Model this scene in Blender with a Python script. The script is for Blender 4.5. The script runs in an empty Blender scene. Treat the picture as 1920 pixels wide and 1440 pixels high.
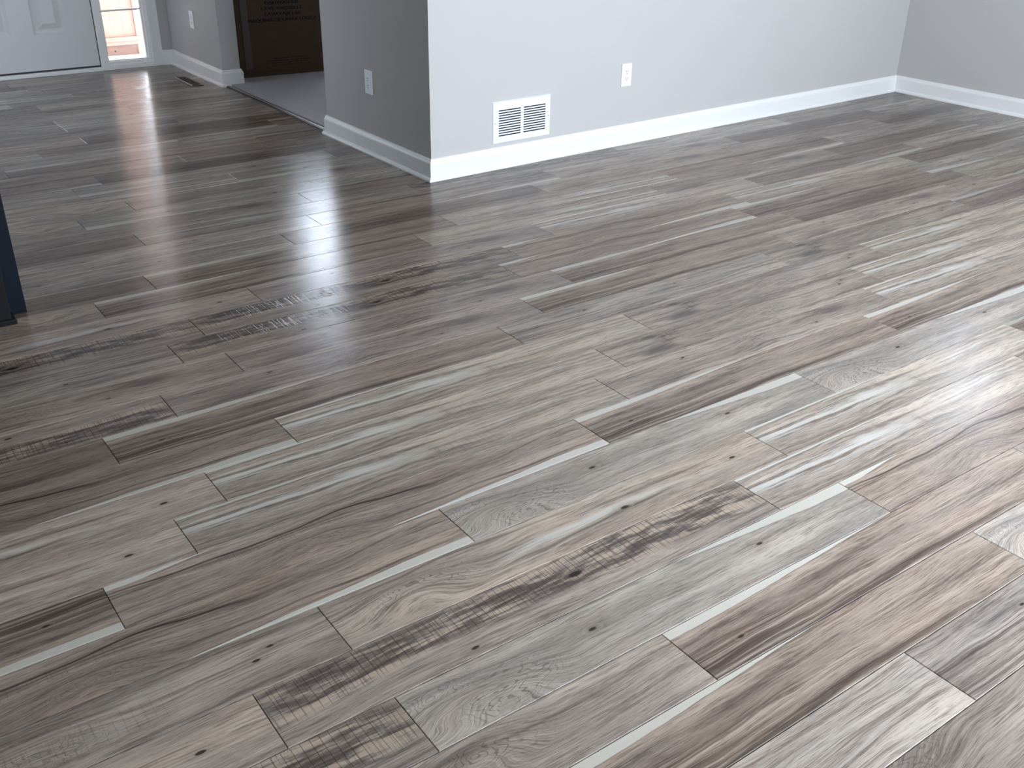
import bpy, bmesh, math, random
from mathutils import Vector, Matrix

# ------------------------------------------------------------------ camera, sky, exposure
S = 1.345                                   # camera height in metres; plan figures below are multiples of it
SC = bpy.context.scene
COL = SC.collection

def look(yaw, pitch, roll):
    yaw, pitch, roll = map(math.radians, (yaw, pitch, roll))
    f = Vector((math.sin(yaw)*math.cos(pitch), math.cos(yaw)*math.cos(pitch), -math.sin(pitch)))
    r = Vector((math.cos(yaw), -math.sin(yaw), 0))
    u = r.cross(f)
    r2 = r*math.cos(roll)+u*math.sin(roll)
    u2 = -r*math.sin(roll)+u*math.cos(roll)
    return Matrix((r2, u2, -f)).transposed()

CAM = Vector((-1.76595*S, -2.91666*S, 1.0*S))
cd = bpy.data.cameras.new('camera')
cd.sensor_width = 36
cd.lens = 1892.62/1920*36
cd.clip_start = 0.05
cam = bpy.data.objects.new('camera', cd)
COL.objects.link(cam)
CAMROT = look(36.13067, 27.5975, 0.89567)
cam.matrix_world = Matrix.Translation(CAM) @ CAMROT.to_4x4()
SC.camera = cam

w = bpy.data.worlds.new('sky')
SC.world = w
w.use_nodes = True
wn = w.node_tree
wn.nodes.clear()
wo = wn.nodes.new('ShaderNodeOutputWorld')
bg = wn.nodes.new('ShaderNodeBackground')
tc = wn.nodes.new('ShaderNodeTexCoord')
sx = wn.nodes.new('ShaderNodeSeparateXYZ')
rp = wn.nodes.new('ShaderNodeValToRGB')
wn.links.new(tc.outputs['Generated'], sx.inputs[0])
wn.links.new(sx.outputs['Z'], rp.inputs[0])
rp.color_ramp.elements[0].position = 0.0
rp.color_ramp.elements[0].color = (0.80, 0.88, 1.0, 1)
rp.color_ramp.elements[1].position = 0.8
rp.color_ramp.elements[1].color = (0.72, 0.83, 1.0, 1)
wn.links.new(rp.outputs[0], bg.inputs['Color'])
bg.inputs['Strength'].default_value = 5.5
wn.links.new(bg.outputs[0], wo.inputs[0])

SC.view_settings.view_transform = 'Standard'
SC.view_settings.look = 'None'
SC.view_settings.gamma = 1
SC.view_settings.use_curve_mapping = False
SC.view_settings.exposure = 1.62
SC.cycles.max_bounces = 10
SC.cycles.diffuse_bounces = 7
SC.cycles.sample_clamp_indirect = 8
SC.cycles.use_denoising = True

def portal(name, loc, size, rot):
    l = bpy.data.lights.new(name, 'AREA')
    l.shape = 'RECTANGLE'
    l.size, l.size_y = size
    l.cycles.is_portal = True
    o = bpy.data.objects.new(name, l)
    o.location = loc
    o.rotation_euler = rot
    COL.objects.link(o)

# ------------------------------------------------------------------ plan (metres)
XR = 2.7484*S                 # right wall face
BB = 0.026                    # skirting plus shoe depth
M0 = Vector((BB, BB))         # outside corner of the walls
MD = Vector((2.7294, 0.0899)).normalized()      # direction of the long wall
MN = Vector((-MD.y, MD.x))
YE = 0.808*S                  # end of the short side wall
YH = 1.909*S                  # near face of the hall wall stub
YF = 2.612*S                  # front wall face
XL = -3.42*S                  # kitchen side wall
YB = -4.60                    # wall behind the camera
ZC = 2.44
TW = 0.12
STUB = 0.118                  # thickness of the hall stub

BACKWIN = (-0.75, 2.05, 0.06, 2.25)      # patio door behind the camera x0,x1,z0,z1
RWIN = (-1.05, -0.55, 1.66, 2.16)        # high window in right wall y0,y1,z0,z1
LWIN = (2.1, 3.3, 1.1, 1.95)              # kitchen side window y0,y1,z0,z1
DWIN = (0.875, 2.2, 1.07, 2.1)           # dining room window in the front wall
SL1 = (-0.312*S, -0.1050*S, 0.038*S, 2.03)   # sidelight glass
SL2 = (-1.290*S, -1.083*S, 0.038*S, 2.03)

portal('back_daylight', ((BACKWIN[0]+BACKWIN[1])/2, YB-0.02, (BACKWIN[2]+BACKWIN[3])/2), (BACKWIN[1]-BACKWIN[0], BACKWIN[3]-BACKWIN[2]), (math.pi/2, 0, 0))
portal('right_daylight', (XR+0.10, (RWIN[0]+RWIN[1])/2, (RWIN[2]+RWIN[3])/2), (RWIN[3]-RWIN[2], RWIN[1]-RWIN[0]), (0, math.pi/2, 0))
portal('left_daylight', (XL-0.10, (LWIN[0]+LWIN[1])/2, (LWIN[2]+LWIN[3])/2), (LWIN[3]-LWIN[2], LWIN[1]-LWIN[0]), (0, -math.pi/2, 0))
portal('dining_daylight', ((DWIN[0]+DWIN[1])/2, YF+0.12, (DWIN[2]+DWIN[3])/2), (DWIN[1]-DWIN[0], DWIN[3]-DWIN[2]), (-math.pi/2, 0, 0))
portal('sidelight_daylight', ((SL1[0]+SL1[1])/2, YF+0.13, (SL1[2]+SL1[3])/2), (SL1[1]-SL1[0], SL1[3]-SL1[2]), (-math.pi/2, 0, 0))
portal('far_sidelight_daylight', ((SL2[0]+SL2[1])/2, YF+0.13, (SL2[2]+SL2[3])/2), (SL2[1]-SL2[0], SL2[3]-SL2[2]), (-math.pi/2, 0, 0))

# ------------------------------------------------------------------ helpers
def srgb(r, g, b):
    f = lambda c: c/12.92 if c <= 0.04045 else ((c+0.055)/1.055)**2.4
    return (f(r/255), f(g/255), f(b/255), 1)

class N:
    """tiny node-tree builder"""
    def __init__(self, name):
        self.m = bpy.data.materials.new(name)
        self.m.use_nodes = True
        self.t = self.m.node_tree
        self.t.nodes.clear()
        self.out = self.t.nodes.new('ShaderNodeOutputMaterial')
        self.b = self.t.nodes.new('ShaderNodeBsdfPrincipled')
        self.t.links.new(self.b.outputs[0], self.out.inputs[0])
    def set(self, sock, v):
        if isinstance(v, bpy.types.NodeSocket): self.t.links.new(v, sock)
        else: sock.default_value = v
    def math(self, op, a, b=None, c=None, clamp=False):
        n = self.t.nodes.new('ShaderNodeMath'); n.operation = op; n.use_clamp = clamp
        self.set(n.inputs[0], a)
        if b is not None: self.set(n.inputs[1], b)
        if c is not None: self.set(n.inputs[2], c)
        return n.outputs[0]
    def xyz(self, x, y, z=0.0):
        n = self.t.nodes.new('ShaderNodeCombineXYZ')
        self.set(n.inputs[0], x); self.set(n.inputs[1], y); self.set(n.inputs[2], z)
        return n.outputs[0]
    def noise(self, vec, scale=1.0, detail=2.0, rough=0.5, dist=0.0, color=False):
        n = self.t.nodes.new('ShaderNodeTexNoise')
        self.set(n.inputs['Vector'], vec)
        n.inputs['Scale'].default_value = scale
        n.inputs['Detail'].default_value = detail
        n.inputs['Roughness'].default_value = rough
        n.inputs['Distortion'].default_value = dist
        return n.outputs['Color' if color else 'Fac']
    def ss(self, v, a, b):            # smoothstep a->b
        n = self.t.nodes.new('ShaderNodeMapRange'); n.interpolation_type = 'SMOOTHSTEP'
        self.set(n.inputs[0], v); n.inputs[1].default_value = a; n.inputs[2].default_value = b
        return n.outputs[0]
    def mix(self, f, a, b, mode='MIX'):
        n = self.t.nodes.new('ShaderNodeMix'); n.data_type = 'RGBA'; n.blend_type = mode; n.clamp_factor = True
        self.set(n.inputs[0], f); self.set(n.inputs[6], a); self.set(n.inputs[7], b)
        return n.outputs[2]
    def bump(self, h, strength, distance):
        n = self.t.nodes.new('ShaderNodeBump'); n.inputs['Strength'].default_value = strength
        n.inputs['Distance'].default_value = distance
        self.set(n.inputs['Height'], h)
        self.t.links.new(n.outputs[0], self.b.inputs['Normal'])
    def coord(self, which='Object'):
        n = self.t.nodes.new('ShaderNodeTexCoord'); return n.outputs[which]
    def sep(self, v):
        n = self.t.nodes.new('ShaderNodeSeparateXYZ'); self.set(n.inputs[0], v); return n.outputs
    def p(self, **kw):
        for k, v in kw.items():
            self.set(self.b.inputs[k.replace('_', ' ')], v)

def plain(name, col, rough=0.5, metal=0.0, spec=0.5, var=0.04, scale=30, bump=0.0):
    n = N(name)
    f = n.noise(n.coord(), scale, 3)
    dark = tuple(c*(1-var*2) for c in col[:3])+(1,)
    lite = tuple(min(1, c*(1+var)) for c in col[:3])+(1,)
    n.p(Base_Color=n.mix(f, dark, lite), Roughness=rough, Metallic=metal)
    n.b.inputs['Specular IOR Level'].default_value = spec
    if bump: n.bump(n.noise(n.coord(), scale*8, 3), bump, 0.001)
    return n.m

PAINT = plain('wall_paint', (0.50, 0.488, 0.472, 1), 0.75, spec=0.2, var=0.012, scale=3, bump=0.15)
BOUNCE_CUT = plain('bounce_cut_paint', (0.05, 0.055, 0.065, 1), 0.6)  # dark finish given to unseen walls to cut bounce light
CEIL = plain('ceiling_paint', (0.62, 0.62, 0.61, 1), 0.9, var=0.01)
TRIM = plain('trim_paint', (0.80, 0.80, 0.78, 1), 0.32, spec=0.45, var=0.01, scale=6)
DOORP = plain('door_paint', (0.63, 0.63, 0.63, 1), 0.40, spec=0.4, var=0.01, scale=6)
PLASTIC = plain('white_plastic', (0.80, 0.83, 0.86, 1), 0.30, var=0.01)
GRILLE = plain('white_enamel', (0.80, 0.84, 0.88, 1), 0.35, var=0.01)
BLACK = plain('dark_void', (0.012, 0.014, 0.018, 1), 0.8)
SLOT = plain('slot_dark', (0.03, 0.035, 0.045, 1), 0.7)
SUB = plain('subfloor', (0.045, 0.035, 0.030, 1), 0.9)
NAVY = plain('navy_cabinet_paint', (0.0055, 0.009, 0.016, 1), 0.5, spec=0.12, var=0.05)
OLIVE = plain('dark_post_paint', (0.012, 0.013, 0.013, 1), 0.5, spec=0.12, var=0.08)
STONE = plain('countertop_stone', (0.40, 0.40, 0.40, 1), 0.25, var=0.2, scale=60)
STEEL = plain('brushed_metal', (0.62, 0.60, 0.58, 1), 0.35, metal=0.9)
BRONZE = plain('bronze_register', (0.10, 0.065, 0.045, 1), 0.38, metal=0.5)
REDUCER = plain('dark_reducer', (0.06, 0.05, 0.048, 1), 0.5)
INK = plain('printing_ink', (0.003, 0.004, 0.005, 1), 0.7)
SNOW = plain('snow', (0.86, 0.88, 0.93, 1), 0.7, var=0.03, scale=8, bump=0.4)
SHADE_ROOF = plain('shade_roof_grey', (0.55, 0.55, 0.54, 1), 0.8)
SEAL = plain('weather_strip', (0.02, 0.02, 0.022, 1), 0.6)

def carton():
    n = N('cardboard')
    c = n.coord(); s = n.sep(c)
    f = n.noise(c, 5, 4)
    corr = n.noise(n.xyz(n.math('MULTIPLY', s[0], 160), n.math('MULTIPLY', s[1], 6), n.math('MULTIPLY', s[2], 3)), 1, 1)
    a = n.mix(f, (0.070, 0.040, 0.021, 1), (0.105, 0.064, 0.035, 1))
    n.p(Base_Color=n.mix(n.math('MULTIPLY', corr, 0.25), a, (0.055, 0.03, 0.016, 1)), Roughness=0.75)
    n.bump(corr, 0.15, 0.001)
    return n.m
CARTON = carton()
TAPE = plain('packing_tape', (0.105, 0.075, 0.06, 1), 0.28, var=0.05)

def carpet():
    n = N('carpet_pile')
    c = n.coord()
    f = n.noise(c, 260, 3); g = n.noise(c, 9, 3)
    a = n.mix(f, (0.24, 0.225, 0.225, 1), (0.66, 0.63, 0.64, 1))
    n.p(Base_Color=n.mix(n.math('MULTIPLY', g, 0.35), a, (0.26, 0.245, 0.245, 1)), Roughness=0.95)
    n.b.inputs['Specular IOR Level'].default_value = 0.1
    n.bump(f, 0.8, 0.006)
    return n.m
CARPET = carpet()

def fencewood():
    n = N('cedar_boards')
    c = n.coord(); s = n.sep(c)
    g = n.noise(n.xyz(n.math('MULTIPLY', s[0], 4), n.math('MULTIPLY', s[1], 40), n.math('MULTIPLY', s[2], 2.0)), 3, 4, 0.6)
    n.p(Base_Color=n.mix(g, (0.33, 0.165, 0.11, 1), (0.44, 0.265, 0.195, 1)), Roughness=0.7)
    return n.m
CEDAR = fencewood()
CEDAR2 = plain('cedar_skirt', (0.24, 0.13, 0.09, 1), 0.75, var=0.12, scale=12)

def glass():
    m = bpy.data.materials.new('window_glass'); m.use_nodes = True
    t = m.node_tree; t.nodes.clear()
    o = t.nodes.new('ShaderNodeOutputMaterial'); mx = t.nodes.new('ShaderNodeMixShader')
    tr = t.nodes.new('ShaderNodeBsdfTransparent'); gl = t.nodes.new('ShaderNodeBsdfGlossy')
    fr = t.nodes.new('ShaderNodeFresnel'); fr.inputs[0].default_value = 1.45
    tr.inputs[0].default_value = (0.94, 0.96, 0.96, 1)
    gl.inputs['Roughness'].default_value = 0.02
    t.links.new(fr.outputs[0], mx.inputs[0]); t.links.new(tr.outputs[0], mx.inputs[1]); t.links.new(gl.outputs[0], mx.inputs[2])
    t.links.new(mx.outputs[0], o.inputs[0])
    return m
GLASS = glass()

def bx(bm, x0, x1, y0, y1, z0, z1, bev=0.0):
    r = bmesh.ops.create_cube(bm, size=1)
    for v in r['verts']:
        v.co = Vector((x0+(v.co.x+0.5)*(x1-x0), y0+(v.co.y+0.5)*(y1-y0), z0+(v.co.z+0.5)*(z1-z0)))
    if bev:
        es = {e for v in r['verts'] for e in v.link_edges}
        bmesh.ops.bevel(bm, geom=list(es), offset=bev, segments=2, affect='EDGES', profile=0.5)

def prism(bm, pts, z0, z1):
    lo = [bm.verts.new((x, y, z0)) for x, y in pts]
    hi = [bm.verts.new((x, y, z1)) for x, y in pts]
    bm.faces.new(lo[::-1]); bm.faces.new(hi)
    n = len(pts)
    for i in range(n):
        bm.faces.new((lo[i], lo[(i+1) % n], hi[(i+1) % n], hi[i]))

def cyl(bm, c, r, d, axis='Y', seg=16):
    rr = bmesh.ops.create_cone(bm, segments=seg, radius1=r, radius2=r*0.92, depth=d, cap_ends=True)
    R = {'Y': Matrix.Rotation(math.pi/2, 3, 'X'), 'X': Matrix.Rotation(-math.pi/2, 3, 'Y'), 'Z': Matrix.Identity(3)}[axis]
    for v in rr['verts']: v.co = R @ v.co + Vector(c)

def mk(name, bm, mat, parent=None, smooth=False):
    bmesh.ops.recalc_face_normals(bm, faces=bm.faces)
    me = bpy.data.meshes.new(name); bm.to_mesh(me); bm.free()
    if smooth:
        for p in me.polygons: p.use_smooth = True
    me.materials.append(mat)
    o = bpy.data.objects.new(name, me); COL.objects.link(o)
    if parent: o.parent = parent
    return o

def box(name, dims, mat, parent=None, bev=0.0):
    bm = bmesh.new(); bx(bm, *dims, bev=bev); return mk(name, bm, mat, parent)

def empty(name, loc=(0, 0, 0), rz=0.0):
    o = bpy.data.objects.new(name, None); o.empty_display_size = 0.05
    o.location = loc; o.rotation_euler = (0, 0, rz); COL.objects.link(o); return o

def struct(o, label=None):
    o['kind'] = 'structure'
    if label: o['label'] = label
    return o

def tag(o, label, cat, group=None):
    o['label'] = label; o['category'] = cat
    if group: o['group'] = group
    return o

def clone(o, parent=None):
    c = o.copy(); COL.objects.link(c)
    if parent is not None: c.parent = parent
    for ch in list(o.children): clone(ch, c)
    return c

def wall_with_holes(name, axis, pos, thick, a0, a1, holes, z0=0.0, z1=ZC, mat=PAINT):
    """axis 'Y': wall plane y=pos running in x; axis 'X': wall plane x=pos running in y. holes: (a0,a1,z0,z1)"""
    bm = bmesh.new()
    lo, hi = min(pos, pos+thick), max(pos, pos+thick)
    def put(p, q, za, zb):
        if q-p < 1e-6 or zb-za < 1e-6: return
        if axis == 'Y': bx(bm, p, q, lo, hi, za, zb)
        else: bx(bm, lo, hi, p, q, za, zb)
    cur = a0
    for h in sorted(holes):
        put(cur, h[0], z0, z1); put(h[0], h[1], z0, h[2]); put(h[0], h[1], h[3], z1); cur = h[1]
    put(cur, a1, z0, z1)
    return struct(mk(name, bm, mat))

# ------------------------------------------------------------------ room shell
MLEN = (XR-M0.x)/MD.x
def mpt(s, d=0.0):                      # point along the long wall, d in front of it (towards the room)
    q = M0+MD*s-MN*d
    return (q.x, q.y)
struct(box('wall_light_block', (XL, -2.3, 1.42, 1.54, 0, ZC), BOUNCE_CUT))  # unseen partition added to keep left window light off the short wall
bm = bmesh.new()
prism(bm, [mpt(0), mpt(MLEN+0.1), (XR+0.1, mpt(MLEN)[1]+0.16), (M0.x, M0.y+0.15)], 0, ZC)
struct(mk('wall_center', bm, PAINT), 'long pale grey wall with the return air grille and outlet')
struct(box('wall_side', (BB, BB+TW, BB+0.149, YE, 0, ZC), PAINT), 'short grey wall in shade left of the outside corner')
struct(box('wall_hall', (BB, BB+STUB, YH, YF, 0, ZC), PAINT), 'short hall wall between the carpeted opening and the front door')
struct(box('wall_header', (BB, BB+TW, YE, YH, 2.12, ZC), PAINT))
wall_with_holes('wall_right', 'X', XR, TW, YB-TW, YF+TW, [RWIN])
wall_with_holes('wall_left', 'X', XL, -TW, YB-TW, YF+TW, [LWIN], mat=BOUNCE_CUT)
wall_with_holes('wall_back', 'Y', YB, -TW, XL, XR, [BACKWIN])
DOOR = (-1.037*S, -0.3565*S)
FRAME = (-1.335*S, -0.060*S)
wall_with_holes('wall_front', 'Y', YF, TW, XL, XR, [(FRAME[0], FRAME[1], 0.0, 2.10), DWIN])
struct(box('ceiling', (XL-TW, XR+TW, YB-TW, YF+TW, ZC, ZC+0.1), CEIL))

# simple frames on windows outside the picture
def frame_y(name, h, y, d, t=0.045):
    bm = bmesh.new()
    x0, x1, z0, z1 = h
    bx(bm, x0, x0+t, y, y+d, z0, z1); bx(bm, x1-t, x1, y, y+d, z0, z1)
    bx(bm, x0+t, x1-t, y, y+d, z0, z0+t); bx(bm, x0+t, x1-t, y, y+d, z1-t, z1)
    xm = (x0+x1)/2
    bx(bm, xm-t/2, xm+t/2, y, y+d, z0+t, z1-t)
    return struct(mk(name, bm, TRIM))
def frame_x(name, h, x, d, t=0.04):
    bm = bmesh.new()
    y0, y1, z0, z1 = h
    bx(bm, x, x+d, y0, y0+t, z0, z1); bx(bm, x, x+d, y1-t, y1, z0, z1)
    bx(bm, x, x+d, y0+t, y1-t, z0, z0+t); bx(bm, x, x+d, y0+t, y1-t, z1-t, z1)
    return struct(mk(name, bm, TRIM))
frame_y('window_2', BACKWIN, YB-0.09, 0.05)
frame_y('window_3', DWIN, YF+0.04, 0.05)
frame_x('window_4', RWIN, XR+0.04, 0.05)
frame_x('window_5', LWIN, XL-0.09, 0.05)

# ------------------------------------------------------------------ skirting boards
PROF = [(0, 0), (0.0255, 0), (0.0255, 0.006), (0.0235, 0.012), (0.019, 0.0165), (0.0145, 0.018), (0.0140, 0.0185), (0.0140, 0.078), (0.0130, 0.084), (0.0100, 0.0885), (0.0080, 0.0935), (0.0068, 0.0985), (0.0045, 0.101), (0, 0.102)]
PROF_NOSHOE = [(0, 0), (0.014, 0)]+PROF[7:]
def skirting(name, p0, p1, n, m0, m1, prof=PROF, parent=None):
    """profile swept from p0 to p1 on a wall whose room side normal is n; m0/m1 = mitre (+1 outside, -1 inside corner, 0 square)"""
    p0, p1, n = Vector(p0), Vector(p1), Vector(n).normalized()
    t = (p1-p0).normalized()
    bm = bmesh.new()
    rows = []
    for p, m in ((p0, -m0), (p1, m1)):
        rows.append([bm.verts.new((*(p+n*d+t*(d*m)), z)) for d, z in prof])
    k = len(prof)
    for i in range(k-1):
        bm.faces.new((rows[0][i], rows[0][i+1], rows[1][i+1], rows[1][i]))
    bm.faces.new((rows[0][0], rows[1][0], rows[1][k-1], rows[0][k-1]))
    bm.faces.new(rows[0]); bm.faces.new(rows[1][::-1])
    o = mk(name, bm, TRIM, parent)
    return struct(o)
EPS = 0.0004
mpc = Vector(mpt(MLEN))
skirting('baseboard_center', M0-MN*EPS, mpc-MN*EPS, -MN, 1, -1)
skirting('baseboard_right', (XR-EPS, YB), (XR-EPS, mpc.y), (-1, 0), 0, -1)
skirting('baseboard_side', (BB-EPS, BB), (BB-EPS, YE), (-1, 0), 1, 1)
skirting('baseboard_side_end', (BB, YE+EPS), (BB+TW, YE+EPS), (0, 1), 1, 0, PROF_NOSHOE)
skirting('baseboard_hall', (BB-EPS, YH), (BB-EPS, YF), (-1, 0), 1, -1)
skirting('baseboard_hall_end', (BB, YH-EPS), (BB+STUB, YH-EPS), (0, -1), 1, 1, PROF_NOSHOE)
bm = bmesh.new()                                         # the short bit of shoe that turns the stub's corner
SHOE = [(0.014, 0), (0.0255, 0), (0.0255, 0.006), (0.0235, 0.012), (0.019, 0.0165), (0.0142, 0.018)]
ra = [bm.verts.new((BB-d, YH-d, z)) for d, z in SHOE]
rb = [bm.verts.new((BB+0.004, YH-d, z)) for d, z in SHOE]
for i in range(len(SHOE)-1): bm.faces.new((ra[i], ra[i+1], rb[i+1], rb[i]))
bm.faces.new(rb); bm.faces.new((ra[0], rb[0], rb[-1], ra[-1]))
struct(mk('trim_1', bm, TRIM))
skirting('baseboard_stub_side', (BB+STUB+EPS, YH), (BB+STUB+EPS, YF), (1, 0), 1, -1, PROF_NOSHOE)
skirting('baseboard_front', (-0.037*S, YF-EPS), (BB, YF-EPS), (0, -1), 0, -1, PROF_NOSHOE)
skirting('baseboard_left', (XL+EPS, 1.54), (XL+EPS, YF), (1, 0), 0, -1)
skirting('baseboard_front_left', (XL, YF-EPS), (-1.358*S, YF-EPS), (0, -1), -1, 0)

# ------------------------------------------------------------------ floor
PW = 0.11339*S                # plank width
PL = 0.9235*S                 # plank length
Y0 = -0.0901*S                # far edge of row 0
GAP = 0.0011

def plank_mat(idx, tone=(0.30, 0.268, 0.250), tl=None, tr=None, br=None, bl=None, hatch=None, streak=None, flame=None, burl=None, knots=(), vein=None, smudge=None, contrast=1.0):
    """one printed decor. u runs along the plank, v from its far edge to its near edge (0..1)"""
    n = N('oak_print_%d' % idx)
    s = n.sep(n.coord())
    oi = n.t.nodes.new('ShaderNodeObjectInfo')
    oc = n.sep(oi.outputs['Color'])
    flip = oc[2]
    x, y = s[0], n.math('MULTIPLY', s[1], -1.0)
    # flipped planks lie the other way round
    u0 = n.math('DIVIDE', x, PL); v0 = n.math('DIVIDE', y, PW)
    def fl(a): return n.math('ADD', n.math('MULTIPLY', a, n.math('SUBTRACT', 1.0, flip)), n.math('MULTIPLY', n.math('SUBTRACT', 1.0, a), flip))
    u, v = fl(u0), fl(v0)
    X = n.math('MULTIPLY', u, PL); Y = n.math('MULTIPLY', v, PW)
    off = idx*7.31
    w1 = n.noise(n.xyz(n.math('MULTIPLY', X, 2.2), n.math('MULTIPLY', Y, 7.0), off), 1, 2)
    w2 = n.noise(n.xyz(n.math('MULTIPLY', X, 9.0), n.math('MULTIPLY', Y, 30.0), off+3), 1, 2)
    Yw = n.math('ADD', Y, n.math('MULTIPLY', n.math('SUBTRACT', w1, 0.5), 0.045))
    Yw = n.math('ADD', Yw, n.math('MULTIPLY', n.math('SUBTRACT', w2, 0.5), 0.006))
    def ell(cu, cv, ru, rv, jit=0.35):      # normalised elliptical distance, wobbly
        a = n.math('DIVIDE', n.math('SUBTRACT', u, cu), ru/PL)
        b = n.math('DIVIDE', n.math('SUBTRACT', v, cv), rv/PW)
        d = n.math('SQRT', n.math('ADD', n.math('MULTIPLY', a, a), n.math('MULTIPLY', b, b)))
        return n.math('ADD', d, n.math('MULTIPLY', n.math('SUBTRACT', w2, 0.5), jit))
    # grain lines swell around burls
    for (cu, cv, st) in (burl or ()):
        d = ell(cu, cv, 0.11, 0.045)
        g = n.math('MULTIPLY', n.ss(d, 1.8, 0.0), 0.05*st)
        Yw = n.math('ADD', Yw, g)
    broad = n.noise(n.xyz(n.math('MULTIPLY', X, 1.3), n.math('MULTIPLY', Yw, 16.0), off+1), 1, 3, 0.55)
    rings = n.noise(n.xyz(n.math('MULTIPLY', X, 2.4), n.math('MULTIPLY', Yw, 85.0), off+2), 1, 5, 0.68)
    lines = n.noise(n.xyz(n.math('MULTIPLY', X, 9.0), n.math('MULTIPLY', Yw, 380.0), off+14), 1, 2, 0.55)
    fib = n.noise(n.xyz(n.math('MULTIPLY', X, 22.0), n.math('MULTIPLY', Yw, 520.0), off+4), 1, 3, 0.6)
    spk = n.noise(n.xyz(n.math('MULTIPLY', X, 60.0), n.math('MULTIPLY', Y, 260.0), off+5), 1, 2, 0.6)
    hue = n.noise(n.xyz(n.math('MULTIPLY', X, 3.0), n.math('MULTIPLY', Yw, 22.0), off+6), 1, 3, 0.5)
    t = tone
    lite = (t[0]*1.50, t[1]*1.52, t[2]*1.50, 1)
    mid = (t[0], t[1], t[2], 1)
    dark = (t[0]*0.42, t[1]*0.39, t[2]*0.39, 1)
    c = n.mix(n.ss(broad, 0.36, 0.66), mid, lite)
    c = n.mix(n.math('MULTIPLY', n.ss(rings, 0.51, 0.36), 0.62*contrast), c, dark)
    c = n.mix(n.math('MULTIPLY', n.ss(rings, 0.60, 0.74), 0.45), c, (t[0]*1.75, t[1]*1.80, t[2]*1.80, 1))
    # cool and warm drifts of the print
    c = n.mix(n.math('MULTIPLY', n.ss(hue, 0.52, 0.66), 0.35), c, n.mix(1.0, c, (0.93, 0.99, 1.05, 1), 'MULTIPLY'))
    c = n.mix(n.math('MULTIPLY', n.ss(hue, 0.48, 0.34), 0.25), c, n.mix(1.0, c, (1.10, 0.95, 0.88, 1), 'MULTIPLY'))
    c = n.mix(n.math('MULTIPLY', n.ss(lines, 0.48, 0.34), n.math('MULTIPLY', n.ss(w2, 0.36, 0.62), 0.50)), c, dark)
    c = n.mix(n.math('MULTIPLY', n.ss(lines, 0.52, 0.65), n.math('MULTIPLY', n.ss(broad, 0.36, 0.60), 0.46)), c, (t[0]*1.8, t[1]*1.84, t[2]*1.84, 1))
    c = n.mix(n.math('MULTIPLY', n.ss(fib, 0.48, 0.32), 0.5), c, dark)
    c = n.mix(n.math('MULTIPLY', n.ss(fib, 0.52, 0.66), 0.5), c, lite)
    c = n.mix(n.math('MULTIPLY', n.ss(spk, 0.50, 0.75), 0.16), c, lite)
    height = n.math('ADD', n.math('MULTIPLY', fib, 0.5), n.math('MULTIPLY', lines, 0.6))
    for (cv, wd, st, ua, ub) in (streak or ()):          # dark brown bands fading along the plank
        m = n.ss(n.math('ABSOLUTE', n.math('SUBTRACT', n.math('ADD', v, n.math('MULTIPLY', n.math('SUBTRACT', w1, 0.5), 0.35)), cv)), wd, wd*0.25)
        m = n.math('MULTIPLY', m, n.ss(u, ub, ua))
        m = n.math('MULTIPLY', m, n.ss(n.noise(n.xyz(n.math('MULTIPLY', X, 1.1), n.math('MULTIPLY', Yw, 120.0), off+8), 1, 3, 0.6), 0.36, 0.58))
        c = n.mix(n.math('MULTIPLY', m, st), c, (t[0]*0.26, t[1]*0.215, t[2]*0.20, 1))
    for (cv, wd, st, ua, ub) in (flame or ()):           # pale flame figure
        m = n.ss(n.math('ABSOLUTE', n.math('SUBTRACT', n.math('ADD', v, n.math('MULTIPLY', n.math('SUBTRACT', w1, 0.5), 0.55)), cv)), wd, wd*0.2)
        m = n.math('MULTIPLY', m, n.math('MULTIPLY', n.ss(u, ua-0.12, ua+0.04), n.ss(u, ub+0.15, ub-0.1)))
        m = n.math('MULTIPLY', m, n.ss(rings, 0.40, 0.56))
        c = n.mix(n.math('MULTIPLY', m, st), c, (0.62, 0.64, 0.63, 1))
    for (cu, cv, ru, rv, st) in (smudge or ()):          # soft charcoal clouds
        d = ell(cu, cv, ru, rv, 0.9)
        c = n.mix(n.math('MULTIPLY', n.ss(d, 1.0, 0.1), st), c, (t[0]*0.34, t[1]*0.34, t[2]*0.37, 1))
    for (cu, cv, st) in (burl or ()):                    # contour lines round a burl
        d = ell(cu, cv, 0.11, 0.05, 1.7)
        ln = n.math('SINE', n.math('MULTIPLY', n.math('ADD', d, n.math('MULTIPLY', n.math('SUBTRACT', w1, 0.5), 2.6)), 42.0))
        m = n.math('MULTIPLY', n.ss(ln, 0.55, 1.0), n.math('MULTIPLY', n.ss(d, 1.7, 0.4), n.ss(hue, 0.40, 0.56)))
        c = n.mix(n.math('MULTIPLY', m, 0.62*st), c, dark)
        height = n.math('SUBTRACT', height, n.math('MULTIPLY', m, 0.5))
    for (cv, st, ua, ub) in (vein or ()):                # long thin black vein
        a = n.math('ABSOLUTE', n.math('SUBTRACT', n.math('ADD', v, n.math('MULTIPLY', n.math('SUBTRACT', w1, 0.5), 0.7)), cv))
        m = n.math('MULTIPLY', n.ss(a, 0.045, 0.0), n.math('MULTIPLY', n.ss(u, ua-0.08, ua+0.1), n.ss(u, ub+0.1, ub-0.1)))
        m = n.math('MULTIPLY', m, n.ss(fib, 0.2, 0.5))
        c = n.mix(n.math('MULTIPLY', m, st), c, (t[0]*0.2, t[1]*0.18, t[2]*0.18, 1))
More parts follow.
